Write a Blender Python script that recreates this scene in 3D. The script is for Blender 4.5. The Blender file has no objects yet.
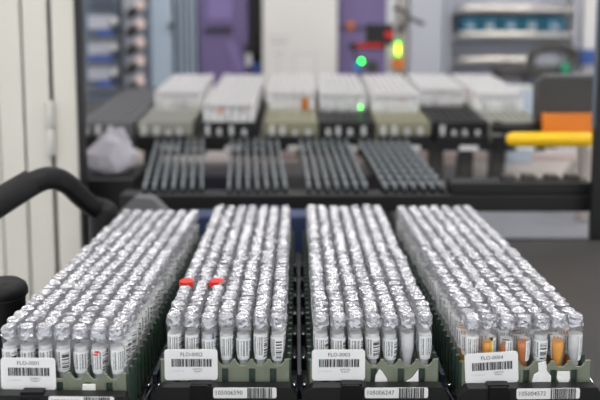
import bpy, bmesh, math, random
from mathutils import Vector, Matrix, Euler
R = math.radians
random.seed(7)
scene = bpy.context.scene
COL = scene.collection

# ------------------------------------------------------------------ camera
F = 860.0                       # focal length in pixels of a 600 px wide frame
TH = R(7.0)
T = 0.90                        # table top
RB = T + 0.004                  # rack bottom
ZC = RB + 0.079 + 0.272         # lens height
Y0 = 20 + F * math.tan(TH)      # row of the optical axis
cd = bpy.data.cameras.new('camera'); cam = bpy.data.objects.new('camera', cd); COL.objects.link(cam)
cam.location = (0, 0, ZC); cam.rotation_euler = (R(90) - TH, 0, 0)
cd.sensor_width = 36; cd.lens = F / 600 * 36
cd.shift_y = -(200 - Y0) / 600
cd.clip_start = 0.02; cd.clip_end = 50
cd.dof.use_dof = True; cd.dof.focus_distance = 0.82; cd.dof.aperture_fstop = 4.2
scene.camera = cam

def at(px, py, Y):
    """world point that lies at distance Y in front of the lens on the sight line of a picture point"""
    xr = (px - 300) / F; yr = (Y0 - py) / F
    dy = math.cos(TH) + yr * math.sin(TH); dz = -math.sin(TH) + yr * math.cos(TH)
    t = Y / dy
    return Vector((xr * t, Y, ZC + t * dz))

# ------------------------------------------------------------------ materials
def lin(c):
    return tuple(((v / 255 / 12.92) if v / 255 <= 0.04045 else ((v / 255 + 0.055) / 1.055) ** 2.4) for v in c)
def mat(name, rgb, rough=0.5, metal=0.0, noise=0.0, nscale=40, bump=0.0, bscale=200, alpha=1.0, emit=0.0, spec=0.5, coat=0.0):
    m = bpy.data.materials.new(name); m.use_nodes = True
    nt = m.node_tree; b = nt.nodes['Principled BSDF']
    c = lin(rgb)
    b.inputs['Base Color'].default_value = (*c, 1); b.inputs['Roughness'].default_value = rough
    b.inputs['Metallic'].default_value = metal; b.inputs['Alpha'].default_value = alpha
    b.inputs['Specular IOR Level'].default_value = spec
    b.inputs['Coat Weight'].default_value = coat
    if emit:
        b.inputs['Emission Color'].default_value = (*c, 1); b.inputs['Emission Strength'].default_value = emit
    if noise or bump:
        tc = nt.nodes.new('ShaderNodeTexCoord')
        if noise:
            n = nt.nodes.new('ShaderNodeTexNoise'); n.inputs['Scale'].default_value = nscale; n.inputs['Detail'].default_value = 4
            nt.links.new(tc.outputs['Object'], n.inputs['Vector'])
            r = nt.nodes.new('ShaderNodeValToRGB')
            r.color_ramp.elements[0].position = 0.3; r.color_ramp.elements[1].position = 0.7
            r.color_ramp.elements[0].color = (*[v * (1 - noise) for v in c], 1)
            r.color_ramp.elements[1].color = (*[min(1, v * (1 + noise)) for v in c], 1)
            nt.links.new(n.outputs['Fac'], r.inputs['Fac']); nt.links.new(r.outputs['Color'], b.inputs['Base Color'])
        if bump:
            n2 = nt.nodes.new('ShaderNodeTexNoise'); n2.inputs['Scale'].default_value = bscale; n2.inputs['Detail'].default_value = 3
            nt.links.new(tc.outputs['Object'], n2.inputs['Vector'])
            bp = nt.nodes.new('ShaderNodeBump'); bp.inputs['Strength'].default_value = bump; bp.inputs['Distance'].default_value = 0.002
            nt.links.new(n2.outputs['Fac'], bp.inputs['Height']); nt.links.new(bp.outputs['Normal'], b.inputs['Normal'])
    return m

M = {}
M['foil'] = mat('foil', (202, 202, 207), 0.2, 0.75, bump=0.3, bscale=330)
M['plastic'] = mat('tube_plastic', (226, 228, 232), 0.14, alpha=0.10)
M['cloudy'] = mat('cloudy_content', (205, 205, 208), 0.5, noise=0.12, nscale=120)
M['orange'] = mat('orange_content', (238, 158, 0), 0.4, noise=0.12, nscale=90)
M['amber'] = mat('amber_content', (204, 116, 0), 0.4, noise=0.12, nscale=90)
M['olive'] = mat('olive_plastic', (126, 132, 115), 0.45, noise=0.06, nscale=60)
M['green'] = mat('green_plastic', (58, 76, 66), 0.42, noise=0.08, nscale=60)
M['black'] = mat('black_plastic', (17, 17, 18), 0.45, noise=0.1, nscale=80)
M['rubber'] = mat('black_rubber', (10, 10, 12), 0.45, bump=0.08, bscale=300, spec=0.3)
M['grip'] = mat('grip_rubber', (12, 12, 13), 0.7, bump=0.35, bscale=500)
M['rail'] = mat('blue_black_rail', (30, 40, 54), 0.35)
M['steel'] = mat('steel', (215, 218, 222), 0.25, 1.0)
M['chrome'] = mat('chrome', (235, 228, 220), 0.3, 1.0)
M['card'] = mat('white_card', (246, 246, 246), 0.35)
M['sticker'] = mat('white_sticker', (240, 240, 240), 0.5)
M['rearolive'] = mat('rear_olive', (138, 136, 114), 0.5)
M['rearpale'] = mat('rear_pale', (146, 146, 138), 0.5)
M['rearcap'] = mat('rear_cap', (200, 198, 200), 0.35)
M['pin'] = mat('pale_pin', (132, 138, 142), 0.4)
M['ink'] = mat('grey_ink', (62, 62, 66), 0.6)
M['ink_dark'] = mat('dark_ink', (55, 56, 60), 0.6)
M['ink_pale'] = mat('pale_ink', (190, 190, 192), 0.6)
M['scrap'] = mat('torn_paper', (246, 246, 244), 0.7, bump=0.5, bscale=250)
M['red'] = mat('red_tape', (226, 52, 40), 0.4)
M['blue'] = mat('blue_ink', (40, 80, 170), 0.4)
M['yellow'] = mat('yellow_strip', (240, 200, 30), 0.4)
M['table'] = mat('dark_laminate', (58, 56, 56), 0.42, noise=0.12, nscale=14)
M['edge'] = mat('black_edge', (12, 12, 13), 0.5)
M['navy'] = mat('navy_mat', (44, 56, 92), 0.55, noise=0.1, nscale=50)
M['traygrey'] = mat('tray_grey', (128, 130, 138), 0.5)
M['plate'] = mat('beige_plate', (176, 168, 162), 0.5, noise=0.06, nscale=12)
M['doorwhite'] = mat('painted_door', (212, 209, 200), 0.45, noise=0.02, nscale=8)
M['seam'] = mat('dark_seam', (34, 33, 30), 0.7)
M['hinge'] = mat('hinge_metal', (205, 203, 196), 0.4, 0.3)
M['purple'] = mat('purple_panel', (112, 98, 142), 0.5, noise=0.12, nscale=3)
M['lilac'] = mat('lilac_sheet', (134, 118, 172), 0.5)
M['panel'] = mat('white_panel', (218, 215, 213), 0.5, noise=0.02, nscale=6)
M['greypanel'] = mat('pale_grey_panel', (180, 182, 192), 0.5)
M['bluepanel'] = mat('pale_blue_panel', (184, 198, 214), 0.45)
M['slate'] = mat('slate_metal', (96, 106, 120), 0.4, 0.3)
M['char'] = mat('charcoal_plastic', (62, 60, 58), 0.45, noise=0.08, nscale=40)
M['midgrey'] = mat('mid_grey_plastic', (104, 104, 108), 0.5)
M['blueplastic'] = mat('blue_plastic', (50, 82, 150), 0.4)
M['paleplastic'] = mat('pale_plastic', (206, 206, 208), 0.45)
M['pink'] = mat('pinkish_cap', (196, 176, 172), 0.5)
M['orangeplastic'] = mat('orange_plastic', (222, 126, 34), 0.4)
M['yellowplastic'] = mat('yellow_plastic', (246, 196, 8), 0.35)
M['teal'] = mat('teal_plastic', (24, 112, 140), 0.4)
M['greenplastic'] = mat('bright_green_plastic', (30, 150, 110), 0.4)
M['redplastic'] = mat('red_plastic', (200, 30, 30), 0.4)
M['bag'] = mat('clear_bag', (206, 202, 212), 0.25, alpha=0.7)
M['wall'] = mat('wall_paint', (206, 206, 210), 0.7, noise=0.02, nscale=3)
M['floor'] = mat('floor_vinyl', (150, 150, 150), 0.5, noise=0.05, nscale=5)
M['ceiling'] = mat('ceiling_tiles', (215, 215, 215), 0.8)
M['led_green'] = mat('green_led', (10, 255, 40), 0.4, emit=22)
M['led_yellow'] = mat('yellow_lamp', (255, 235, 0), 0.4, emit=3.5)
M['led_lime'] = mat('lime_lamp', (60, 255, 0), 0.4, emit=5)
M['led_blue'] = mat('blue_lamp', (20, 120, 200), 0.4, emit=0.15)
M['lamp'] = mat('lamp_diffuser', (255, 252, 246), 0.5, emit=14.0)

def label_material():
    """white label: barcode bars stacked along the tube, columns of print beside them (own UV of the label)"""
    m = bpy.data.materials.new('tube_label'); m.use_nodes = True
    nt = m.node_tree; b = nt.nodes['Principled BSDF']; b.inputs['Roughness'].default_value = 0.45
    N = nt.nodes.new; L = nt.links.new
    uv = N('ShaderNodeUVMap'); sp = N('ShaderNodeSeparateXYZ'); L(uv.outputs['UV'], sp.inputs[0])
    def mth(op, a, bb=None):
        n = N('ShaderNodeMath'); n.operation = op
        for i, v in enumerate((a, bb)):
            if v is None: continue
            if isinstance(v, (int, float)): n.inputs[i].default_value = v
            else: L(v, n.inputs[i])
        return n.outputs[0]
    u, v = sp.outputs[0], sp.outputs[1]
    def zone(lo, hi): return mth('MULTIPLY', mth('GREATER_THAN', u, lo), mth('LESS_THAN', u, hi))
    vf = mth('FRACT', v)
    def vz(lo, hi): return mth('MULTIPLY', mth('GREATER_THAN', vf, lo), mth('LESS_THAN', vf, hi))
    n1 = N('ShaderNodeTexNoise'); n1.noise_dimensions = '1D'; n1.inputs['Scale'].default_value = 17; n1.inputs['Detail'].default_value = 1
    L(v, n1.inputs['W'])
    bars = mth('MULTIPLY', mth('MULTIPLY', mth('GREATER_THAN', n1.outputs['Fac'], 0.5), zone(0.62, 0.92)), vz(0.1, 0.85))
    cb = N('ShaderNodeCombineXYZ'); L(mth('MULTIPLY', u, 60), cb.inputs[0]); L(mth('MULTIPLY', v, 34), cb.inputs[1])
    n2 = N('ShaderNodeTexNoise'); n2.noise_dimensions = '2D'; n2.inputs['Scale'].default_value = 1.0; n2.inputs['Detail'].default_value = 0
    L(cb.outputs[0], n2.inputs['Vector'])
    ln = mth('GREATER_THAN', mth('FRACT', mth('MULTIPLY', u, 9)), 0.38)
    txt = mth('MULTIPLY', mth('MULTIPLY', mth('MULTIPLY', mth('GREATER_THAN', n2.outputs['Fac'], 0.46), ln), mth('ADD', zone(0.08, 0.22), zone(0.30, 0.56))), vz(0.2, 0.9))
    ink = mth('MAXIMUM', bars, txt)
    mx = N('ShaderNodeMix'); mx.data_type = 'RGBA'
    L(ink, mx.inputs['Factor']); mx.inputs[6].default_value = (*lin((240, 241, 243)), 1); mx.inputs[7].default_value = (*lin((30, 31, 36)), 1)
    L(mx.outputs[2], b.inputs['Base Color'])
    return m
M['label'] = label_material()

# ------------------------------------------------------------------ mesh helpers
class MB:
    def __init__(s):
        s.v = []; s.f = []; s.uv = []; s.m = []; s.sm = []
    def face(s, idx, uv=None, mi=0, smooth=False):
        s.f.append(tuple(idx)); s.uv.append(uv); s.m.append(mi); s.sm.append(smooth)
    def box(s, x0, x1, y0, y1, z0, z1, mi=0, bev=0.0, mtx=None):
        bm = bmesh.new(); bmesh.ops.create_cube(bm, size=1)
        for v in bm.verts:
            v.co = Vector(((x0 + x1) / 2 + v.co.x * (x1 - x0), (y0 + y1) / 2 + v.co.y * (y1 - y0), (z0 + z1) / 2 + v.co.z * (z1 - z0)))
        if bev:
            bmesh.ops.bevel(bm, geom=list(bm.edges), offset=bev, segments=2, profile=0.6, affect='EDGES')
        s.bm(bm, mi, mtx); return s
    def bm(s, bm, mi=0, mtx=None, smooth=False):
        o = len(s.v); bm.verts.index_update()
        for v in bm.verts: s.v.append((mtx @ v.co) if mtx else v.co.copy())
        for f in bm.faces: s.face([o + v.index for v in f.verts], None, mi, smooth)
        bm.free()
    def lathe(s, prof, seg=24, mi=0, smooth=True, mtx=None, cap0=True, cap1=True):
        """prof: list of (radius, z) from bottom to top"""
        o = len(s.v)
        for r, z in prof:
            for k in range(seg):
                a = 2 * math.pi * k / seg; p = Vector((r * math.cos(a), r * math.sin(a), z))
                s.v.append(mtx @ p if mtx else p)
        n = len(prof)
        for i in range(n - 1):
            for k in range(seg):
                k2 = (k + 1) % seg
                s.face((o + i * seg + k, o + i * seg + k2, o + (i + 1) * seg + k2, o + (i + 1) * seg + k), None, mi, smooth)
        if cap0: s.face([o + k for k in reversed(range(seg))], None, mi, False)
        if cap1: s.face([o + (n - 1) * seg + k for k in range(seg)], None, mi, False)
        return s
    def tube(s, pts, rad, seg=12, mi=0, squash=1.0):
        pts = [Vector(p) for p in pts]; n = len(pts)
        if not isinstance(rad, (list, tuple)): rad = [rad] * n
        o = len(s.v); up0 = Vector((0, 0, 1))
        for i, p in enumerate(pts):
            t = (pts[min(i + 1, n - 1)] - pts[max(i - 1, 0)]).normalized()
            a = t.cross(up0)
            if a.length < 1e-3: a = t.cross(Vector((0, 1, 0)))
            a.normalize(); b = a.cross(t).normalized()
            for k in range(seg):
                th = 2 * math.pi * k / seg
                s.v.append(p + a * rad[i] * squash * math.cos(th) + b * rad[i] * math.sin(th))
        for i in range(n - 1):
            for k in range(seg):
                k2 = (k + 1) % seg
                s.face((o + i * seg + k, o + i * seg + k2, o + (i + 1) * seg + k2, o + (i + 1) * seg + k), None, mi, True)
        s.face([o + k for k in reversed(range(seg))], None, mi); s.face([o + (n - 1) * seg + k for k in range(seg)], None, mi)
        return s
    def prism(s, poly, y0, y1, mi=0, mtx=None):
        """poly: (x,z) outline extruded along y"""
        o = len(s.v); n = len(poly)
        for y in (y0, y1):
            for x, z in poly:
                p = Vector((x, y, z)); s.v.append(mtx @ p if mtx else p)
        s.face([o + i for i in range(n)], None, mi); s.face([o + n + i for i in reversed(range(n))], None, mi)
        for i in range(n):
            j = (i + 1) % n
            s.face((o + i, o + n + i, o + n + j, o + j), None, mi)
        return s
    def add(s, other, mtx, mimap):
        o = len(s.v)
        s.v.extend(mtx @ v for v in other.v)
        for f, uv, mi, sm in zip(other.f, other.uv, other.m, other.sm):
            s.face([o + i for i in f], uv, mimap[mi], sm)
    def mesh(s, name, mats):
        me = bpy.data.meshes.new(name)
        me.from_pydata([tuple(v) for v in s.v], [], s.f)
        for m in (mats if isinstance(mats, (list, tuple)) else [mats]): me.materials.append(m)
        me.polygons.foreach_set('material_index', s.m); me.polygons.foreach_set('use_smooth', s.sm)
        if any(u is not None for u in s.uv):
            l = me.uv_layers.new(name='UVMap'); flat = []
            for f, u in zip(s.f, s.uv):
                for k in range(len(f)): flat.extend(u[k] if u else (0.0, 0.0))
            l.data.foreach_set('uv', flat)
        me.validate(); me.update()
        return me
    def obj(s, name, mats, parent=None, loc=None, rot=None):
        return link(name, s.mesh(name, mats), parent, loc, rot)

def link(name, data, parent=None, loc=None, rot=None):
    o = bpy.data.objects.new(name, data); COL.objects.link(o)
    if parent: o.parent = parent
    if loc is not None: o.location = loc
    if rot is not None: o.rotation_euler = rot
    return o
def tag(o, label, cat=None, group=None, kind=None):
    o['label'] = label
    if cat: o['category'] = cat
    if group: o['group'] = group
    if kind: o['kind'] = kind
    return o
def thing(name, label, cat, loc=(0, 0, 0), rot=(0, 0, 0), group=None):
    o = link(name, None, None, loc, rot); o.empty_display_size = 0.02
    return tag(o, label, cat, group)
def part(name, mats, parent, *boxes, bev=0.0, label=None):
    b = MB()
    for x in boxes: b.box(*x, bev=bev)
    o = b.obj(name, mats, parent)
    if label: o['label'] = label
    return o
def structure(name, mats, *boxes, label=None):
    o = part(name, mats, None, *boxes); o['kind'] = 'structure'
    if label: o['label'] = label
    return o
def text_mesh(txt, size, name='lettering', bold=0.0):
    c = bpy.data.curves.new(name, 'FONT'); c.body = txt; c.size = size; c.align_x = 'CENTER'; c.align_y = 'CENTER'; c.resolution_u = 2; c.offset = bold * size
    o = bpy.data.objects.new(name, c); COL.objects.link(o)
    dg = bpy.context.evaluated_depsgraph_get()
    me = bpy.data.meshes.new_from_object(o.evaluated_get(dg)); me.name = name
    bpy.data.objects.remove(o); bpy.data.curves.remove(c)
    return me

# ------------------------------------------------------------------ the room
structure('floor', M['floor'], (-4, 4, -3, 5, -0.05, 0), label='grey vinyl floor of the laboratory')
structure('wall_back', M['wall'], (-4, 4, 4.2, 4.3, 0, 2.8), label='pale painted back wall of the laboratory')
structure('ceiling', M['ceiling'], (-4, 4, -3, 4.3, 2.8, 2.9), label='pale laboratory ceiling')
for i, (x, y) in enumerate([(x_, y_) for y_ in (-1.1, 0.75, 2.5) for x_ in (-1.6, 0.0, 1.6)]):
    row = ('behind the lens', 'above the front racks', 'above the rear shelf')[i // 3]
    t = thing('ceiling_light', f'flat white ceiling light {row}, {("left", "middle", "right")[i % 3]} of its row', 'light', (x, y, 2.8), group='ceiling lights')
    b = MB()
    for q in ((-.62, .62, -.12, -.1), (-.62, .62, .1, .12), (-.62, -.6, -.1, .1), (.6, .62, -.1, .1)): b.box(*q, -.03, 0)
    b.obj('light_frame', M['steel'], t)
    MB().box(-.6, .6, -.1, .1, -.02, -.004).obj('diffuser', M['lamp'], t)
w = bpy.data.worlds.new('world'); scene.world = w; w.use_nodes = True
w.node_tree.nodes['Background'].inputs[0].default_value = (0.93, 0.96, 1.0, 1); w.node_tree.nodes['Background'].inputs[1].default_value = 0.85

# ------------------------------------------------------------------ front table
t = thing('work_table', 'dark grey laminate instrument table under the four tube racks', 'table', (0, 0, 0))
part('table_top', M['table'], t, (-0.276, 0.95, 0.60, 1.36, T - 0.03, T), bev=0.002)
part('rear_edge', M['edge'], t, (-0.276, 0.95, 1.361, 1.375, T - 0.03, T - .0002), bev=0.002)
for x, y in ((-.24, .66), (-.24, 1.3), (.9, .66), (.9, 1.3)): part('leg', M['slate'], t, (x - .025, x + .025, y - .025, y + .025, 0, T - .03))

# ------------------------------------------------------------------ tubes
P = 0.016
def cap_variant(seed):
    rnd = random.Random(seed); b = MB(); seg = 16
    folds = rnd.choice((3, 4, 4, 5)); ph = rnd.random() * 6.28; tl = abs(rnd.gauss(0, 0.0009)); td = rnd.random() * 6.28
    rings = [(0.0072, 0.0032), (0.0070, 0.0052), (0.0067, 0.0076), (0.0066, 0.0102), (0.0063, 0.0124), (0.0053, 0.0136), (0.0028, 0.0131)]
    for i, (r, z) in enumerate(rings):
        for k in range(seg):
            a = 2 * math.pi * k / seg
            f = 1 + 0.05 * math.sin(folds * a + ph) * (1 if i < 5 else .6)
            rr = min(0.0078, r * f + rnd.uniform(-0.00042, 0.00042))
            zz = z + rnd.uniform(-0.0009, 0.0009) * (2.2 if i == 0 else .3 if i >= 4 else .8) + ((tl * math.cos(a - td) * rr / .0066) if i >= 4 else 0)
            if i == 0: rr = min(0.0079, rr + max(0, rnd.gauss(0, 0.0005)))
            b.v.append(Vector((rr * math.cos(a), rr * math.sin(a), zz)))
    b.v.append(Vector((rnd.uniform(-.001, .001), rnd.uniform(-.001, .001), 0.0130 + rnd.uniform(-.0010, .0006))))
    n = len(rings)
    for i in range(n - 1):
        for k in range(seg):
            q = (i * seg + k, i * seg + (k + 1) % seg, (i + 1) * seg + (k + 1) % seg, (i + 1) * seg + k)
            if rnd.random() < .5: b.face((q[0], q[1], q[2])); b.face((q[0], q[2], q[3]))
            else: b.face((q[0], q[1], q[3])); b.face((q[1], q[2], q[3]))
    for k in range(seg): b.face(((n - 1) * seg + k, (n - 1) * seg + (k + 1) % seg, n * seg))
    return b
CAPZ = 0.0648
NCAP = 14
CAPS = [cap_variant(100 + i) for i in range(NCAP)]
def tube_body():
    b = MB(); b.lathe([(0.0016, 0.001), (0.0030, 0.006), (0.0040, 0.026), (0.0054, 0.036), (0.0065, 0.0445), (0.0066, 0.047), (0.0066, 0.072)], 16)
    return b
BODY = tube_body()
def label_variant(seed):
    rnd = random.Random(seed); b = MB(); seg = 14
    arc = R(rnd.uniform(150, 235)); off = rnd.randint(0, 40) + 0.0
    z0, z1 = rnd.uniform(0.0345, 0.0365), rnd.uniform(0.054, 0.0605)
    prof = [z0, 0.0443, z1]
    rr = lambda z: 0.00675 if z > 0.045 else 0.0067 if z > 0.044 else 0.0056 + (z - 0.036) * 0.134
    for z in prof:
        for k in range(seg + 1):
            a = -math.pi / 2 - arc / 2 + arc * k / seg
            b.v.append(Vector((rr(z) * math.cos(a), rr(z) * math.sin(a), z)))
    for i in range(2):
        for k in range(seg):
            q = (i * (seg + 1) + k, i * (seg + 1) + k + 1, (i + 1) * (seg + 1) + k + 1, (i + 1) * (seg + 1) + k)
            va, vb = (off + (prof[i + e] - z0) / (z1 - z0) * .98 + .01 for e in (0, 1))
            uv = [(k / seg, va), ((k + 1) / seg, va), ((k + 1) / seg, vb), (k / seg, vb)]
            b.face(q, uv, 0, True)
    return b
LABELS = [label_variant(300 + i) for i in range(8)]
def content(top):
    b = MB(); b.lathe([(0.0012, 0.002), (0.0025, 0.0065), (0.0034, 0.026), (0.0040, 0.036), (0.0056, min(top - .001, 0.0447)), (0.0057, top)], 14); return b
me_caps = [b.mesh('foil_cap', M['foil']) for b in CAPS]
me_body = BODY.mesh('tube_body', M['plastic'])
me_labels = [b.mesh('paper_label', M['label']) for b in LABELS]
me_cont = {k: content(tp).mesh('contents', M[m]) for k, tp, m in (('cloudy', .0605, 'cloudy'), ('orange', .0535, 'orange'), ('amber', .0535, 'amber'), ('low', .050, 'amber'))}

COLW = ['leftmost', 'second from left', 'third from left', 'middle one', 'third from right', 'second from right', 'rightmost']
ORD = ['front', 'second', 'third', 'fourth', 'fifth', 'sixth', 'seventh', 'eighth', 'ninth', 'tenth', 'eleventh', 'twelfth', 'thirteenth', 'fourteenth', 'fifteenth', 'sixteenth', 'seventeenth']
NR = 30
# tag, front-row centre x, front-row y, yaw
RACKS = [('FLO-0001', -0.2115, 0.7380, R(-1.5)), ('FLO-0002', -0.0686, 0.7676, 0.0), ('FLO-0003', 0.0675, 0.7676, R(0.4)), ('FLO-0004', 0.2060, 0.7640, R(1.3))]
tubes = []
for r, (nm, cx, cy, yaw) in enumerate(RACKS):
    mt = Matrix.Translation((cx, cy, RB)) @ Matrix.Rotation(yaw, 4, 'Z')
    for row in range(NR):
        for c in range(7):
            p = mt @ Vector(((c - 3) * P, row * P, 0.003))
            tubes.append((p, r, row, c, yaw))
order = sorted(range(len(tubes)), key=lambda i: tubes[i][0].y * math.cos(TH))
chosen = set(order[:300])
# how each front-row tube looks: label turn in degrees (None = label turned away), content, special mark
FRONT = {
 0: [(10, 'cloudy'), (70, 'cloudy'), (75, 'cloudy'), (-20, 'cloudy'), (45, 'cloudy'), (20, 'cloudy'), (60, 'cloudy')],
 1: [(25, 'cloudy'), (25, 'cloudy'), (30, 'cloudy'), (40, 'cloudy'), (30, 'cloudy'), (10, 'cloudy'), (-35, 'cloudy')],
 2: [(15, 'cloudy'), (15, 'cloudy'), (15, 'cloudy'), (-25, 'cloudy'), (5, 'cloudy'), (180, 'cloudy'), (40, 'cloudy')],
 3: [(30, 'cloudy'), (95, 'orange'), (100, 'low'), (100, 'amber'), (-42, 'cloudy'), (180, 'orange'), (95, 'cloudy')]}
SPECIAL = {(3, 1, 6): 'amber', (3, 1, 5): 'amber', (3, 2, 0): 'orange', (3, 1, 0): 'orange', (3, 1, 3): 'amber'}
rnd = random.Random(11)
mass = MB()
for i, (p, r, row, c, yaw) in enumerate(tubes):
    dz = rnd.uniform(-0.0005, 0.0011) * 1.0; rz = rnd.uniform(-1.0, 1.0)
    tx, ty = rnd.gauss(0, R(0.55)), rnd.gauss(0, R(0.55))
    if row == 0: rz = R(FRONT[r][c][0]); tx = ty = 0
    ci, li, crz = rnd.randrange(NCAP), rnd.randrange(8), rnd.random() * 6.28
    loc = Vector((p.x, p.y, p.z + (max(0, dz))))
    eu = Euler((tx, ty, rz + yaw))
    if i in chosen:
        cont = FRONT[r][c][1] if row == 0 else SPECIAL.get((r, row, c), 'cloudy')
        look = {'cloudy': 'foil-capped sample tube', 'orange': 'orange-filled foil-capped tube', 'amber': 'amber-filled foil-capped tube', 'low': 'part-filled amber foil-capped tube'}[cont]
        if (r, row, c) in ((1, 6, 0), (1, 6, 2)): look = 'red-taped foil-capped tube'
        t = thing('sample_tube', f'{look}, {COLW[c]} in the {ORD[row]} row of rack {nm}', 'tube', loc, eu, f'foil-capped tubes in rack {nm}')
        link('tube_body', me_body, t)
        o = link('foil_cap', me_caps[ci], t, (0, 0, CAPZ), (0, 0, crz))
        link('paper_label', me_labels[li], t)
        if row < 3 or c in (0, 6): link('contents', me_cont[cont], t)
        if (r, row, c) in ((1, 6, 0), (1, 6, 2)):
            b = MB(); sg = 10
            for z in (0.009, 0.0142):
                for k in range(sg + 1):
                    a = R(-160) + R(140) * k / sg; b.v.append(Vector((0.0081 * math.cos(a), 0.0081 * math.sin(a), z)))
            for k in range(sg): b.face((k, k + 1, sg + 2 + k, sg + 1 + k))
            n0 = len(b.v); b.lathe([(.0060, .0142), (.0079, .0146)], 14, cap0=False)
            tp = b.obj('red_tape', M['red'], o, (0, 0, 0), (0, 0, -crz)); tp['label'] = 'red tape across the foil cap'
        if (r, row, c) == (0, 0, 5):
            b = MB(); b.box(-.0018, .0024, -.0073, -.0069, .056, .0575); b.box(-.0026, .0012, -.0073, -.0069, .0535, .0548)
            b.obj('red_mark', M['red'], t, rot=(0, 0, -rz))
        if (r, row, c) == (1, 0, 2):
            MB().box(.0040, .0052, -.0062, -.0050, .0565, .062).obj('blue_mark', M['blue'], t, rot=(0, 0, -rz))
        if (r, row, c) == (3, 0, 1):
            MB().box(.0002, .0019, -.0071, -.0066, .036, .056).obj('yellow_strip', M['yellow'], t, rot=(0, 0, -rz))
            MB().box(.0000, .0022, -.0071, -.0066, .0565, .0595).obj('dark_strip_end', M['ink_dark'], t, rot=(0, 0, -rz))
    else:
        mx = Matrix.LocRotScale(loc, eu, None)
        mass.add(BODY, mx, {0: 0})
        mass.add(CAPS[ci], mx @ Matrix.Translation((0, 0, CAPZ)) @ Matrix.Rotation(crz, 4, 'Z'), {0: 1})
        mass.add(LABELS[li], mx, {0: 2})
tag(mass.obj('sample_tubes', [M['plastic'], M['foil'], M['label']]), 'remaining foil-capped tubes filling the far rows of the four front racks', 'tubes', kind='stuff')

# ------------------------------------------------------------------ the four racks
HW = 0.0586
def rack_front():
    """front wall: notched lip above a face with dark windows; outline in x,z"""
    pts = [(-HW, 0.0), (HW, 0.0), (HW, 0.043)]
    for c in reversed(range(7)):
        x = (c - 3) * P
        pts += [(x + 0.0066, 0.0425), (x + 0.0056, 0.0400), (x + 0.0026, 0.0368), (x - 0.0026, 0.0368), (x - 0.0056, 0.0400), (x - 0.0066, 0.0425)]
    pts += [(-HW, 0.043)]
    return pts
WIN = [-2.75, -1.55, 0.0, 1.55, 2.75]
def barcode(w, h, seed, gap=0.45):
    b = MB(); rr = random.Random(seed); x = -w / 2
    while x < w / 2 - 0.0004:
        bw = rr.choice((.0004, .0006, .0008, .0013, .0016))
        bw = min(bw, w / 2 - x)
        b.box(x, x + bw, -0.0002, 0, -h / 2, h / 2); x += bw + rr.choice((.0004, .0004, .0006, .0009))
    return b
def rounded_card(w, h, rad, th):
    pts = []
    for cx, cz, a0 in ((w / 2 - rad, -h / 2 + rad, -90), (w / 2 - rad, h / 2 - rad, 0), (-w / 2 + rad, h / 2 - rad, 90), (-w / 2 + rad, -h / 2 + rad, 180)):
        for k in range(6):
            a = R(a0 + 18 * k); pts.append((cx + rad * math.cos(a), cz + rad * math.sin(a)))
    return MB().prism(pts, 0, th)
def text_on(name, txt, size, material, parent, x, z, y=-0.0002, sx=1.0):
    me = text_mesh(txt, size, name); me.materials.clear(); me.materials.append(material)
    o = link(name, me, parent, (x, y, z), (R(90), 0, 0)); o.scale = (sx, 1, 1)
    return o
L0 = NR * P + 0.0035
TAGS = [(-0.0268, 0.0425, 0), (-0.0308, 0.0388, 0), (-0.0325, 0.0386, 0), (-0.0325, 0.0375, R(-3.2))]
NUMS = ['105006460', '105006590', '105006247', '105004572']
NLX = [0.0235, 0.0190, 0.0190, 0.0155]
NLZ = [0.0276, 0.0222, 0.0222, 0.0230]
SCR = [[(0.0265, 0)], [], [(0.0065, 1), (0.0345, 2)], [(0.0135, 3), (0.0335, 0)]]
SCRP = [[(-.0055, .006), (-.006, 0), (-.003, -.0065), (.0035, -.006), (.006, -.001), (.0055, .006)],
        [(-.0058, -.0065), (-.005, .001), (-.0015, .0072), (.0015, .004), (.0058, -.003), (.0058, -.0065)],
        [(-.006, -.007), (-.0045, -.0045), (.001, -.001), (.006, .0065), (.0064, -.007)],
        [(-.0075, -.0065), (-.006, -.001), (-.0025, .001), (-.003, .0075), (.003, .009), (.004, .002), (.0075, -.002), (.0075, -.0065)]]
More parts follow.
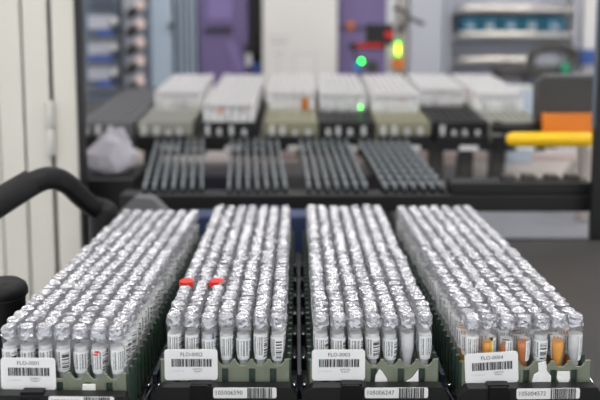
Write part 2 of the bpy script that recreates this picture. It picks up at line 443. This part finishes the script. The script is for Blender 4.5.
for r, (nm, cx, cy, yaw) in enumerate(RACKS):
    yf = -P / 2 - 0.0025               # inner face of the front wall
    t = thing('tube_rack', f'olive green plastic tube rack with white tag printed {nm}', 'rack', (cx, cy, RB), (0, 0, yaw), 'olive tube racks on the front table')
    b = MB(); b.box(-HW, HW, yf, L0 - P / 2, 0, 0.0035)
    b.obj('rack_base', M['green'], t)
    # front wall with windows: lip, posts and a recessed dark panel
    fw = MB()
    pts = rack_front(); lip = [(x, max(z, 0.0345)) for x, z in pts]
    fw.prism(lip, yf - 0.003, yf - 0.0002)
    xs = [-HW] + [v for wv in WIN for v in (wv * P - 0.003, wv * P + 0.003)] + [HW]
    for k in range(0, len(xs), 2): fw.box(xs[k], xs[k + 1], yf - 0.003, yf - 0.0002, 0, 0.0347)
    for wv in WIN:
        for e in (-.0050, .0050): fw.box(wv * P + e - .0006, wv * P + e + .0006, yf - .0040, yf - .0030, 0, .0345)
    o = fw.obj('front_wall', M['olive'], t)
    part('recessed_panel', M['green'], t, (-HW, HW, yf + 0.0000, yf + 0.0012, 0.0035, 0.0360))
    for s in (-1, 1):
        sw = MB(); x0, x1 = sorted((s * 0.0568, s * HW))
        sw.box(x0, x1, yf, L0 - P / 2, 0, 0.034)
        for k in range(NR + 1):
            y = -P / 2 + k * P
            a0, a1 = sorted((s * HW, s * (HW + 0.0016)))
            sw.box(a0, a1, y - 0.0022, y + 0.0022, 0, 0.041)
            a0, a1 = sorted((s * 0.0568, s * HW)); sw.box(a0, a1, y - 0.0022, y + 0.0022, 0.034, 0.041)
        sw.obj('side_wall', M['green'], t)
    part('back_wall', M['olive'], t, (-HW, HW, L0 - P / 2, L0 - P / 2 + 0.002, 0, 0.041))
    # tag card
    tx, tz, tr = TAGS[r]
    cd_ = rounded_card(0.0485, 0.0292, 0.003, 0.0008).obj('identification_tag', M['card'], t, (tx, yf - 0.0052, tz), (0, tr, 0))
    cd_['label'] = f'white rounded card printed {nm} above a barcode'
    part('tag_clip', M['black'], t, (tx - .003, tx + .009, yf - 0.0043, yf - 0.003, 0.019, 0.0245))
    text_on('lettering', nm, 0.0050, M['ink'], cd_, 0.0005, 0.0098)
    barcode(0.0365, 0.0074, 40, 0).obj('barcode', M['ink'], cd_, (0.0005, 0, 0.0020))
    text_on('lettering', '20/09/2021\nRollbar1', 0.0021, M['ink'], cd_, 0.0062, -0.0052)
    text_on('lettering', '4 2 10 20 0 14', 0.0021, M['ink_pale'], cd_, -0.0125, -0.0058)
    for sx, k in SCR[r]:
        so = MB().prism(SCRP[k], 0, 0.0009).obj('label_scrap', M['scrap'], t, (sx, yf - 0.0051, 0.0275 + (.0045 if k == 3 else 0)))
        if k == 3: so.scale = (1.15, 1, 1.25)
        so['label'] = 'torn white paper scrap stuck to the front'
    # carrier under the rack
    q = thing('rack_carrier', (f'black carrier holding rack {nm}, front label numbered {NUMS[r]}' if r else f'black carrier holding rack {nm}, its front label cut by the bottom edge'), 'carrier', (cx, cy, T), (0, 0, yaw), 'black rack carriers on the front table')
    part('carrier_base', M['black'], q, (-0.0605, 0.0605, yf - 0.006, L0, 0, 0.0038))
    bar = MB(); pts = [(-0.066, 0.0), (0.066, 0.0), (0.066, 0.018), (0.060, NLZ[r] + .0050), (-0.056, NLZ[r] + .0050), (-0.066, 0.020)]
    bar.prism(pts, yf - 0.0185, yf - 0.0062)
    bar.obj('front_bar', M['black'], q)
    clip = MB(); clip.prism([(-.030, NLZ[r] + .0051), (-.012, NLZ[r] + .0051), (-.010, NLZ[r] + .0068), (-.014, NLZ[r] + .0070), (-.029, NLZ[r] + .0070)], yf - 0.0160, yf - 0.0066)
    clip.prism([(-.030, .006), (-.012, .006), (-.010, .026), (-.014, .0300), (-.029, .0300)], yf - 0.0215, yf - 0.0187)
    clip.obj('latch', M['rubber'], q, (-0.0085 if r == 3 else -0.001, 0, 0))
    nl = rounded_card(0.057, 0.0098, 0.0018, 0.0005).obj('number_label', M['sticker'], q, (NLX[r], yf - 0.0192, NLZ[r]))
    text_on('lettering', NUMS[r], 0.0056, M['ink_dark'], nl, -0.0145, 0.0002)
    barcode(0.0225, 0.0095, 60 + r).obj('barcode', M['ink_dark'], nl, (0.0135, 0, 0))
    if r == 3:
        cl = MB(); cl.tube([(0.0622, yf + .03, .034), (0.064, yf + .015, .024), (0.070, yf - .002, .012), (0.0745, yf - .012, .004), (0.0755, yf - .006, .0025), (0.070, yf + .01, .003), (0.064, yf + .02, .003)], 0.0011, 8)
        cl.obj('wire_clip', M['steel'], q)
# guide rails in the gaps between the carriers
for i, (x, nmx, sl) in enumerate(((-0.1385, 'between racks FLO-0001 and FLO-0002', -0.5), (-0.0006, 'between racks FLO-0002 and FLO-0003', 0.2), (0.1365, 'between racks FLO-0003 and FLO-0004', 0.85))):
    t = thing('guide_rail', f'blue black guide rail with steel screws {nmx}', 'rail', (x, 0.752, T), (0, 0, R(sl)), 'guide rails between the racks')
    b = MB(); b.box(-0.0022, 0.0022, 0.03, 0.47, 0.0005, 0.021, bev=0.0006)
    for s in (-1, 1):
        b.tube([(0, 0.032, 0.012), (s * 0.003, 0.015, 0.008), (s * 0.0068, -0.002, 0.004), (s * 0.007, -0.012, 0.0022)], 0.0018, 8)
    b.obj('spine', M['rail'], t)
    for k in range(7):
        y = 0.022 + k * 0.066
        part('rung', M['black'], t, (-0.0072, 0.0072, y + 0.001, y + 0.005, 0.0002, 0.012 ))
        for s in (-1, 1):
            MB().lathe([(0.0022, 0), (0.0022, 0.0014), (0.0012, 0.0019)], 12, mtx=Matrix.Translation((s * 0.0048, y + .003, 0.012))).obj('screw', M['steel'], t)

# ------------------------------------------------------------------ left: door, handle, knob
YD = 1.45
def X(px, Y): return at(px, 130, Y).x
def Z(py, Y): return at(300, py, Y).z
t = thing('machine_door', 'white painted machine door with dark seams at the left', 'door', (0, YD, 0))
def xd(px): return X(px, YD)
for a, b_ in ((-70, -1.5), (0, 23.5), (26, 50), (54.5, 78)):
    part('panel', M['doorwhite'], t, (xd(a), xd(b_), 0, 0.02, 0.04, 1.55), bev=0.002)
part('backing', M['seam'], t, (xd(-70), xd(79), 0.0205, 0.026, 0.0, 1.55))
part('edge_gasket', M['edge'], t, (xd(78.4), xd(82), -0.004, 0.03, 0.0, 1.55))
hx, hz0, hz1, hz2 = xd(51.5), Z(155, YD), Z(128, YD), Z(101, YD)
h = MB()
h.lathe([(.007, hz0), (.0075, hz0 + .002), (.0075, hz1 - .002), (.007, hz1 - .0005)], 14, mtx=Matrix.Translation((hx, -.006, 0)))
h.lathe([(.007, hz1 + .0005), (.0075, hz1 + .002), (.0075, hz2 - .002), (.007, hz2)], 14, mtx=Matrix.Translation((hx, -.006, 0)))
h.obj('hinge', M['hinge'], t)

YH = 1.08
def smooth_path(pts, n=6):
    out = []
    P_ = [pts[0]] + pts + [pts[-1]]
    for i in range(1, len(P_) - 2):
        for k in range(n):
            s = k / n
            a, b, c, d = P_[i - 1], P_[i], P_[i + 1], P_[i + 2]
            out.append(0.5 * ((2 * b) + (c - a) * s + (2 * a - 5 * b + 4 * c - d) * s * s + (3 * b - a - 3 * c + d) * s ** 3))
    out.append(pts[-1]); return out
t = thing('grab_bar', 'black bent grab handle on a post at the left of rack FLO-0001', 'handle', (0, 0, 0))
pts = [at(x, y, Yh) for x, y, Yh in ((-40, 226, 1.00), (-15, 212, 1.02), (10, 197, 1.04), (32, 184, 1.06), (50, 178, 1.08), (66, 183, 1.11), (80, 196, 1.14), (92, 206, 1.17), (104, 209, 1.19))]
sp = smooth_path(pts)
MB().tube(sp, [0.0180 - 0.0035 * min(1, i / 26) for i in range(len(sp))], 18, squash=0.8).obj('handle_bar', M['rubber'], t)
gp = smooth_path([p + Vector((0, -0.002, 0.0022)) for p in pts[0:4]])
MB().tube(gp, [0.0176] * len(gp), 18, squash=0.8).obj('grip', M['grip'], t)
pc = at(103, 205, 1.19)
MB().lathe([(.030, 0), (.030, .012), (.0205, .02), (.0205, pc.z - .008), (.018, pc.z - .001), (.011, pc.z + .005), (.003, pc.z + .0065)], 24,
           mtx=Matrix.Translation((pc.x, pc.y, 0)) @ Matrix.Diagonal((1, 1, 1, 1))).obj('post', M['rubber'], t)
kp = at(5, 300, 0.90)
t = thing('knob', 'black domed knob at the left edge beside rack FLO-0001', 'knob', (kp.x, kp.y, 0))
kz = Z(278, 0.90)
MB().lathe([(.034, 0), (.034, .012), (.021, .020), (.0215, kz - .022), (.0225, kz - .020)], 28).obj('stem', M['rubber'], t)
MB().lathe([(.0228, kz - .0195), (.0245, kz - .0175), (.0245, kz - .0125), (.0225, kz - .007), (.016, kz - .002), (.006, kz)], 28).obj('dome', M['rubber'], t)

# ------------------------------------------------------------------ behind the table: base plate, beam, lanes
t = thing('machine_bed', 'beige grey machine base plate behind and below the front table', 'machine base', (0, 0, 0))
part('base_plate', M['plate'], t, (-0.9, 1.3, 1.50, 2.84, T - 0.07, T - 0.05))
for x, y in ((-.85, 1.55), (1.2, 1.55), (-.85, 2.8), (1.2, 2.8)): part('leg', M['slate'], t, (x - .03, x + .03, y - .03, y + .03, 0, T - .07))
ZB = T - 0.05
YB = 1.42
t = thing('cross_beam', 'black cross beam running behind the four front racks', 'beam', (0, 0, 0))
bz0, bz1, bzm = Z(212, YB), Z(181, YB), Z(195, YB)
part('beam_body', M['black'], t, (X(118, YB), X(596, YB), YB, YB + 0.05, bz0, bzm), bev=0.003)
part('raised_housing', M['black'], t, (X(452, YB), X(596, YB), YB + .001, YB + 0.048, bzm + .0002, bz1 - .003), bev=0.003)
for px in (130, 300, 470): part('foot', M['black'], t, (X(px, YB) - .012, X(px, YB) + .012, YB + .006, YB + .044, 0, bz0 + .001))
bp_ = thing('black_pan', 'flat black pan on the machine bed under the empty lanes', 'pan', (0, 0, ZB))
part('pan_body', M['edge'], bp_, (-0.55, 0.19, 1.53, 2.16, 0, 0.010), bev=.002)  # added black sheet stands in for the shade on the bed under the lanes
tr_ = thing('grey_tray', 'flat slate grey tray on the machine bed behind the cross beam', 'tray', (0, 0, ZB))
part('tray_body', M['traygrey'], tr_, (0.20, 0.72, 1.53, 1.90, 0, 0.012), bev=.002)  # added grey sheet, shade on the base plate put into its colour
for px in (512, 533, 556, 577): part('lug', M['char'], t, (X(px, YB) - .008, X(px, YB) + .012, YB + .012, YB + .04, bz1 - .003, bz1 + .006))
t = thing('navy_block', 'low navy blue block lying behind racks FLO-0002 and FLO-0003', 'block', (0, 0, T))
part('block_body', M['navy'], t, (-0.16, 0.082, 1.285, 1.335, 0, 0.058), bev=0.003)
SL = 0.06
def HD(Y): return 0.283 - SL * (Y - 1.39)
def lane(px0, px1, lbl):
    xa = X(px0, 1.43); xb = X(px1, 1.90)
    ang = math.atan2(-(xb - xa), 0.47)
    t = thing('empty_lane', lbl, 'lane', (xa, 1.43, ZC - HD(1.43)), (math.atan(SL), 0, ang), 'empty black lanes behind the cross beam')
    for k in range(7):
        x = (k - 3) * P
        part('lane_rail', M['edge'], t, (x - .0030, x + .0030, 0, 0.40, -0.020, -0.004))
        comb = [(0.397, -0.0035), (0.004, -0.0035)]
        for j in range(9):
            y = 0.006 + j * 0.0455
            comb += [(y, -0.0030), (y, 0.0050), (y + .015, 0.0050), (y + .015, -0.0030)]
        b = MB().prism(comb, -.0027, .0027, mtx=Matrix(((0, 1, 0, x), (1, 0, 0, 0), (0, 0, 1, 0), (0, 0, 0, 1))))
        b.obj('pin_row', M['pin'], t)
    for y in (0.05, 0.385): part('cross_bar', M['edge'], t, (-.056, .056, y, y + .012, -.030, -.0205))
lane(172, 181, 'empty black lane with pale pins, leftmost behind the cross beam')
lane(257, 254, 'empty black lane with pale pins behind rack FLO-0002')
lane(338, 321, 'empty black lane with pale pins behind rack FLO-0003')
lane(416, 378, 'empty black lane with pale pins behind rack FLO-0004')

# rear shelf with racks
RX = math.atan(SL)
SY = 1.85
SZ = ZC - HD(SY) - 0.010
t = thing('rear_shelf', 'dark sloping shelf carrying the blurred rear racks', 'shelf', (0, SY, SZ), (RX, 0, 0))
part('shelf_board', M['char'], t, (-0.62, 0.56, 0.0, 0.60, -0.012, -0.0005))
for px in (150, 437, 467, 499):
    x = X(px, SY)
    lg = part('support', M['char'], t, (x - .016, x + .016, 0.0, 0.03, -(SZ - ZB) + .0005, -.0125))
REAR = [(110, 'midgrey', None, 'empty mid-grey rack at the left end of the rear shelf'),
        (168, 'rearpale', 12, 'pale rear rack half filled with tubes, beside the empty grey rack'),
        (230, 'black', 0, 'black rear rack filled to its front with white tubes'),
        (291, 'rearolive', 11, 'olive rear rack standing before the white panel'),
        (346, 'black', 10, 'black rear rack with a green light on it'),
        (401, 'rearolive', 9, 'olive rear rack below the yellow and green lamp'),
        (457, 'black', 15, 'black rear rack with a long empty front, right of the lamp'),
        (512, 'rearpale', 10, 'olive rear rack at the right end beside the yellow bumper')]
rear = MB(); rr = random.Random(5)
RT = MB(); RT.lathe([(0.002, 0), (0.0062, 0.01), (0.0064, 0.058)], 8)
RL = MB(); RL.lathe([(0.0067, 0.02), (0.0067, 0.05)], 8, cap0=False, cap1=False)
RC = MB(); RC.lathe([(0.0072, 0.058), (0.0070, 0.068), (0.005, 0.071)], 8, smooth=False)
smx = Matrix.Translation((0, SY, SZ)) @ Matrix.Rotation(RX, 4, 'X')
for px, m, r0, lbl in REAR:
    x = X(px, 1.90)
    p = smx @ Vector((x, 0.0, 0))
    t = thing('rear_rack', lbl, 'rack', p, (RX, 0, 0), 'blurred racks on the rear shelf')
    LN = 0.56
    b = MB(); b.box(-.058, .058, 0.01, LN, 0, 0.012)
    for s in (-1, 1): b.box(s * .0575 - .0015, s * .0575 + .0015, .01, LN, .012, .044)
    b.box(-.056, .056, .01, .014, .012, .044); b.box(-.056, .056, LN - .004, LN, .012, .044)
    b.obj('rack_body', M[m], t)
    if r0 != 0:
        b = MB(); y1 = .014 + (r0 * P if r0 else LN - .03)
        b.box(-.0555, .0555, .015, y1 - .002, .030, .036)
        for k in range(7): b.box((k - 3) * P - .0045, (k - 3) * P + .0045, .016, y1 - .003, .036, .044)
        b.obj('ribbed_top', M[m], t)
    if r0 is not None:
        for row in range(r0, 33):
            for c in range(7):
                mx = smx @ Matrix.Translation((x + (c - 3) * P, .023 + row * P, .0125 + rr.uniform(0, .002)))
                rear.add(RT, mx, {0: 0 if rr.random() > .07 else rr.choice((3, 4))}); rear.add(RC, mx, {0: 2})
                if rr.random() < .7: rear.add(RL, mx, {0: 1})
    part('front_bar', M['black'], t, (-.056, .056, -.016, -.001, -.014, .018))
    part('number_label', M['sticker'], t, (-.006, .034, -.0175, -.0165, -.0125, -.0025))
    if True:
        for k in range(4):
            xx = -.043 + k * .026 + rr.uniform(-.003, .003)
            part('pale_clip', M['paleplastic'], t, (xx - .0045, xx + .0045, .001, .0095, .002, .026 + rr.uniform(0, .012)), bev=.001)
tag(rear.obj('rear_tubes', [M['cloudy'], M['sticker'], M['rearcap'], M['amber'], M['pink']]), 'white capped tubes crowded in the blurred racks on the rear shelf', 'tubes', kind='stuff')

# ------------------------------------------------------------------ right: arm module with yellow bumper, post
YA = 1.62
def pb(name, m, parent, px0, px1, py0, py1, Y, depth, bev=0.0, label=None):
    """box whose front face lies at distance Y"""
    a, b_ = at(px0, py1, Y), at(px1, py0, Y)
    return part(name, M[m], parent, (a.x, b_.x, Y, Y + depth, a.z, b_.z), bev=bev, label=label)
t = thing('arm_module', 'charcoal machine module with orange block and yellow bumper rod', 'machine module')
hb = MB(); a, b_ = at(537, 122, YA), at(598, 78, YA); rad = .014
o2 = [(b_.x, a.z), (b_.x, b_.z)] + [(a.x + rad - rad * math.sin(R(15 * k)), b_.z - rad + rad * math.cos(R(15 * k))) for k in range(7)] + [(a.x, a.z)]
hb.prism(o2, YA, YA + .035); hb.obj('housing', M['char'], t)
o3 = [(x + (.0006 if i > 1 and i < 9 else 0), z + .0008) for i, (x, z) in enumerate(o2[1:9])]
lid = MB(); lid.box(a.x + .016, b_.x, YA - .001, YA + .035, b_.z + .0005, b_.z + .0055, bev=.001); lid.obj('top_plate', M['midgrey'], t)
pb('orange_block', 'orangeplastic', t, 543, 595, 114, 134, YA - .022, .02, .002)
c0, c1 = at(513, 139.5, YA - .05), at(588, 139.5, YA - .05)
n = 8; path = [c0 + (c1 - c0) * (k / n) for k in range(n + 1)]
rb = .0135
full = [c0 - Vector((rb * .9, 0, 0)), c0 - Vector((rb * .6, 0, 0))] + path + [c1 + Vector((rb * .6, 0, 0)), c1 + Vector((rb * .9, 0, 0))]
MB().tube(full, [rb * .4, rb * .8] + [rb] * (n + 1) + [rb * .8, rb * .4], 18).obj('bumper_rod', M['yellowplastic'], t)
bp = MB(); bp.tube([at(499, 128, YA), at(520, 128, YA), at(545, 127, YA)], .0105, 12); bp.lathe([(.006, -.012), (.011, -.008), (.011, .008), (.006, .012)], 14, mtx=Matrix.Translation(at(497, 127, YA)))
bp.obj('black_pipe', M['edge'], t)
pb('mount_stem', 'plate', t, 583, 590, 122, 158, YA + .03, .04)
ms = at(587, 158, YA + .03); part('stem_foot', M['plate'], t, (ms.x - .007, ms.x + .007, YA + .032, YA + .068, ZB, ms.z - .0001))
t = thing('brace_arm', 'pale grey diagonal brace below the yellow bumper', 'brace')
MB().tube([Vector((X(548, 1.75), 1.75, ZB + .010)), at(575, 163, 1.75), at(600, 145, 1.75)], .010, 12).obj('brace_tube', M['plate'], t)
part('brace_foot', M['plate'], t, (X(548, 1.75) - .016, X(548, 1.75) + .016, 1.735, 1.765, ZB, ZB + .012), bev=.002)
t = thing('frame_post', 'black upright frame post at the right edge', 'post')
xp = X(596.5, 1.38)
part('post_body', M['edge'], t, (xp, xp + .03, 1.385, 1.399, 0, 1.75))
part('edge_strip', M['slate'], t, (xp - .003, xp - .0003, 1.386, 1.396, Z(128, 1.38), 1.75))  # paler strip paints the light caught along the post's left edge
t = thing('cable_duct', 'long pale cable duct on the machine base under the rear shelf', 'duct')
part('duct_body', M['paleplastic'], t, (-0.2, 1.1, 2.50, 2.56, ZB, ZB + .045), bev=.003)
part('duct_lid', M['pink'], t, (-0.2, 1.1, 2.47, 2.499, ZB, ZB + .016))

# ------------------------------------------------------------------ left middle: bag, boxes
YG = 1.62
t = thing('equipment_box', 'black equipment box behind the handle, carrying a plastic bag', 'box')
a, b_ = at(72, 178, YG), at(137, 178, YG)
part('box_body', M['black'], t, (a.x, b_.x, YG - .05, YG + .10, ZB, a.z - .001), bev=.004)
part('box_lid', M['edge'], t, (a.x - .002, b_.x + .002, YG - .052, YG + .102, a.z - .0008, a.z + .006), bev=.002)
bz = a.z + .006
rg = random.Random(21); bm = bmesh.new()
bmesh.ops.create_icosphere(bm, subdivisions=2, radius=1)
for v in bm.verts:
    c = v.co; k = 1 + .18 * math.sin(5 * c.x + 3 * c.z) * math.cos(4 * c.y + 2 * c.z) + rg.uniform(-.2, .2)
    top = max(0, c.z)
    v.co = Vector((c.x * k * .050 * (1 - .5 * top) + .004 * c.z, c.y * k * .035 * (1 - .5 * top), max(-.038, c.z * k * .052)))
b = MB(); b.bm(bm); gx = X(110, YG)
bg = b.obj('plastic_bag', M['bag'], None, (gx, YG + .02, bz + .0385)); tag(bg, 'crumpled translucent plastic bag on the black box behind the handle', 'bag')
wp = at(150, 206, 1.405)
t = thing('grey_wedge', 'grey wedge-shaped plate behind rack FLO-0001', 'plate', (wp.x, 1.30, T))
MB().prism([(-.045, 0), (.05, 0), (.05, .052), (.022, .082), (-.004, .084), (-.030, .06)], 0, .03).obj('wedge_plate', M['midgrey'], t)

# ------------------------------------------------------------------ far background
def far(name, label, cat, group=None): return thing(name, label, cat, group=group)
YF = 3.3
def tall(name, label, cat, m, px0, px1, Y, depth, top=2.1, group=None):
    t = far(name, label, cat, group)
    part('body', M[m], t, (X(px0, Y), X(px1, Y), Y, Y + depth, 0.06, top), bev=.006)
    part('plinth', M['edge'], t, (X(px0, Y) + .01, X(px1, Y) - .01, Y + .02, Y + depth - .02, 0, .06))
    return t
t = tall('tall_cabinet', 'purple cabinet left of the white panel', 'cabinet', 'purple', 200, 249, YF, .4)
a, b_ = at(222, 72, YF), at(244, 40, YF)
MB().prism([(a.x + .02, b_.z), (a.x + .05, b_.z - .01), (b_.x + .005, a.z), (b_.x - .03, a.z)], YF - .006, YF - .0005).obj('lilac_sheet', M['lilac'], t)
pb('lilac_sheet', 'lilac', t, 208, 232, -2, 20, YF - .006, .005)
pb('handle_strip', 'seam', t, 205, 232, 27, 31, YF - .015, .014)
t = tall('tall_cabinet', 'purple cabinet right of the white panel', 'cabinet', 'purple', 338, 386, YF, .4)
pb('label_plate', 'orangeplastic', t, 347, 354, 22, 30, YF - .006, .005)
pb('seam_strip', 'seam', t, 340, 384, 27, 28.5, YF - .006, .005)
t = tall('narrow_column', 'dark narrow column at the left edge of the white panel', 'column', 'seam', 250.5, 262, YF + .02, .3)
pb('blue_box', 'blueplastic', t, 252, 259, 63, 73, YF - .06, .055)
pb('black_bracket', 'edge', t, 245, 254, 44, 54, YF - .06, .055); pb('pale_bracket', 'paleplastic', t, 246, 251, 53, 66, YF - .06, .055)
t = tall('tall_cabinet', 'white cabinet panel with faint grey print in the middle background', 'cabinet', 'panel', 263, 337, YF - .1, .4)
for q in ((269, 290, 36, 37.5), (270, 288, 41, 44), (274, 284, 52, 54), (293, 316, 53, 54), (293, 294, 54, 78), (315, 316, 54, 78), (278, 279, 54, 78), (276, 284, 79, 83)):
    pb('print_mark', 'ink_pale', t, *q, YF - .1015, .001)
t = tall('tall_cabinet', 'pale grey cabinet beside the lamp pole', 'cabinet', 'greypanel', 408, 441, YF, .4)
t = tall('tall_cabinet', 'pale blue cabinet left of the slate ribbed column', 'cabinet', 'bluepanel', 149, 174, YF, .4)
pb('handle', 'slate', t, 168, 173, 23, 28, YF - .02, .019)
t = tall('ribbed_column', 'slate grey ribbed column left of the purple cabinet', 'column', 'slate', 177.5, 198, YF + .02, .36)
for px in (178.5, 184, 190, 195): part('rib', M['bluepanel'], t, (X(px, YF), X(px + 2.2, YF), YF + .001, YF + .019, .07, 2.0))
t = tall('tall_cabinet', 'white cabinet at the right edge behind the arm module', 'cabinet', 'panel', 579, 640, 3.36, .4)
pb('blue_bin', 'blueplastic', t, 583, 606, 50, 65, 3.24, .1, .004)
# left equipment tower
YL = 2.9
t = far('equipment_tower', 'grey equipment tower with blue drawers at the left background', 'equipment')
part('tower_body', M['slate'], t, (X(70, YL), X(119, YL), YL + .02, YL + .14, 0, 1.9), bev=.004)
for k, y in enumerate((-22, 15, 41, 66)):
    pb('module_front', 'greypanel', t, 88, 110, y, y + 14, YL - .012, .03, .003)
    d = pb('drawer', 'blueplastic', t, 88 + 8 * (k % 2), 112, y + 15.5, y + 21, YL - .03, .045, .003)
    pb('module_base', 'midgrey', t, 84, 119, y + 21.5, y + 24.5, YL - .03, .045, .002)
    pb('white_knob', 'paleplastic', t, 111, 116, y + 2, y + 9, YL - .03, .045, .003)
t = far('vial_holder', 'grey slanted vial holder column beside the equipment tower', 'holder')
part('holder_body', M['greypanel'], t, (X(122, YL), X(143, YL), YL + .06, YL + .12, 0, 1.9), bev=.004)
part('holder_side', M['slate'], t, (X(143.5, YL), X(147, YL), YL + .05, YL + .12, 0, 1.9))
wds = ['topmost', 'second from top', 'third from top', 'fourth from top', 'lowest']
for k, y in enumerate((5, 24, 42.5, 61, 80)):
    v = far('vial', f'dark vial with pinkish cap on the slanted holder, {wds[k]} of five', 'vial', 'vials on the slanted holder')
    p0, p1 = at(130, y + 9, YL + .055), at(139, y + 1, YL - .02)
    MB().tube([p0, p1], .015, 12).obj('vial_body', M['char'], v)
    d = (p1 - p0).normalized(); MB().tube([p1 + d * .001, p1 + d * .02], .016, 12).obj('vial_cap', M['pink'], v)
    v2 = None
# scanner and lamp pole
YS = 2.75
t = far('lamp_pole', 'pale pole carrying a glowing yellow and green lamp', 'lamp')
zb = ZB
part('pole', M['paleplastic'], t, (X(386, YS), X(395, YS), YS, YS + .03, zb, 1.75), bev=.003)
part('pipe', M['plate'], t, (X(397, YS), X(405, YS), YS - .002, YS + .02, zb, 1.75), bev=.003)
part('pole_foot', M['midgrey'], t, (X(384, YS), X(407, YS), YS - .01, YS - .003, zb, zb + .02))
cl = MB(); cl.tube([at(394, 8, YS - .01), at(404, 10, YS - .012), at(409, 18, YS - .012), at(424, 24, YS - .012)], .006, 8); cl.tube([at(408, 18, YS - .012), at(403, 26, YS - .012), at(399, 33, YS - .012)], .006, 8)
cl.obj('clamp', M['char'], t)
pb('orange_mount', 'orangeplastic', t, 393, 404, 58, 69, YS - .03, .026, .003)
for nm_, mt_, y, rad in (('lamp_bulb', 'led_yellow', 47, .0056), ('lamp_bulb', 'led_yellow', 50.6, .0056), ('lamp_rim', 'led_lime', 43.6, .0045), ('lamp_rim', 'led_lime', 54, .0045)):
    bm = bmesh.new(); bmesh.ops.create_icosphere(bm, subdivisions=2, radius=rad); b = MB(); b.bm(bm, smooth=True); b.obj(nm_, M[mt_], t, at(398, y, YS - .02))
t = far('barcode_scanner', 'black barcode reader with red strip and green light above rear racks', 'scanner')
pb('scanner_body', 'edge', t, 366, 394, 24, 45, YS - .08, .06, .004)
pb('red_window', 'redplastic', t, 385, 394, 31, 38, YS - .087, .006)
pb('arm', 'edge', t, 349, 386, 43, 50, YS - .08, .03, .003)
pb('red_strip', 'redplastic', t, 356, 383, 43.5, 47.5, YS - .084, .0035)
cb = MB(); cb.tube([at(353, 48, YS - .06), at(357, 62, YS - .06), at(361, 74, YS - .06), at(368, 88, YS - .06)] + [Vector((X(372, YS), YS - .06, ZB))], .005, 8); cb.obj('stand', M['char'], t)
pb('sensor', 'led_blue', t, 355, 359.5, 62, 71, YS - .085, .02, .003)
bm = bmesh.new(); bmesh.ops.create_icosphere(bm, subdivisions=2, radius=.0042); b = MB(); b.bm(bm, smooth=True); b.obj('green_light', M['led_green'], t, at(361.5, 61, YS - .096))
pb('bracket', 'char', t, 366, 378, 61, 73, YS - .05, .03, .003)
lp = at(360.5, 107, 1.99)
t = far('indicator_light', 'small green indicator light on the black rear rack', 'light')
bm = bmesh.new(); bmesh.ops.create_icosphere(bm, subdivisions=2, radius=.0017); b = MB(); b.bm(bm, smooth=True); b.obj('light_bulb', M['led_green'], t, lp)
# shelf rack with teal bins
YR = 3.35
t = far('shelf_rack', 'grey metal shelf rack with bright chrome rails at the right background', 'shelf rack')
part('rack_back', M['greypanel'], t, (X(441.5, YR), X(574, YR), YR + .13, YR + .16, 0, 2.0))
for px in (443, 570): part('upright', M['greypanel'], t, (X(px, YR), X(px + 5, YR), YR, YR + .03, 0, 2.0), bev=.003)
for y in (9, 35, 60):
    z = Z(y, YR)
    part('shelf', M['greypanel'], t, (X(449, YR), X(569, YR), YR + .02, YR + .128, z - .016, z - .005))
    MB().tube([Vector((X(455, YR), YR, z)), Vector((X(567, YR), YR, z))], .016, 14).obj('chrome_rail', M['chrome'], t)
wd2 = ['leftmost', 'second from left', 'middle', 'second from right', 'rightmost']
z = Z(35, YR) - .005
for k, (a, b_) in enumerate(((460, 478), (479.5, 498), (500, 519), (521, 540), (542, 564))):
    v = far('storage_bin', f'teal storage bin on the shelf rack, {wd2[k]} of five', 'bin', 'teal bins on the shelf rack')
    x0, x1 = X(a, YR), X(b_, YR)
    part('bin_body', M['teal'], v, (x0, x1, YR + .03, YR + .12, z + .0005, z + .075), bev=.004)
    part('bin_label', M['paleplastic' if k % 2 else 'bluepanel'], v, ((x0 + x1) / 2 - .014, (x0 + x1) / 2 + .014, YR + .026, YR + .0295, z + .028, z + .048))
t = far('wire_basket', 'black curved machine guard with green insert before the shelf rack', 'guard')
YW = 3.0
loop = [at(x, y, YW) for x, y in ((522, 74), (529, 66), (534, 52), (548, 46), (566, 48), (576, 56), (570, 68), (560, 74))]
MB().tube(smooth_path(loop), .016, 10).obj('guard_loop', M['char'], t)
pb('guard_base', 'char', t, 498, 574, 68, 79, YW, .12, .006)
pb('green_insert', 'greenplastic', t, 562, 570, 63, 73, YW - .02, .018, .003)
pb('leaf_plate', 'greypanel', t, 536, 560, 55, 66, YW + .03, .01)
gb = at(536, 79, YW); part('stand', M['slate'], t, (gb.x - .03, gb.x + .03, YW + .03, YW + .09, 0, gb.z - .0005))
# pale block and clutter to the right of the last rear rack
t = far('pale_box', 'pale plastic box behind the black arm module pipe', 'box')
a, b_ = at(514, 118, 2.36), at(540, 92, 2.36)
part('box_body', M['bluepanel'], t, (a.x, b_.x, 2.42, 2.50, ZB, b_.z), bev=.004)
part('box_lid', M['paleplastic'], t, (a.x - .003, b_.x + .003, 2.417, 2.503, b_.z + .0005, b_.z + .01), bev=.003)

# ------------------------------------------------------------------ render look
vs = scene.view_settings
vs.view_transform = 'Standard'; vs.look = 'None'; vs.gamma = 1; vs.use_curve_mapping = False
vs.exposure = 0.40
scene.cycles.use_denoising = True
scene.cycles.transparent_max_bounces = 16
scene.cycles.max_bounces = 6
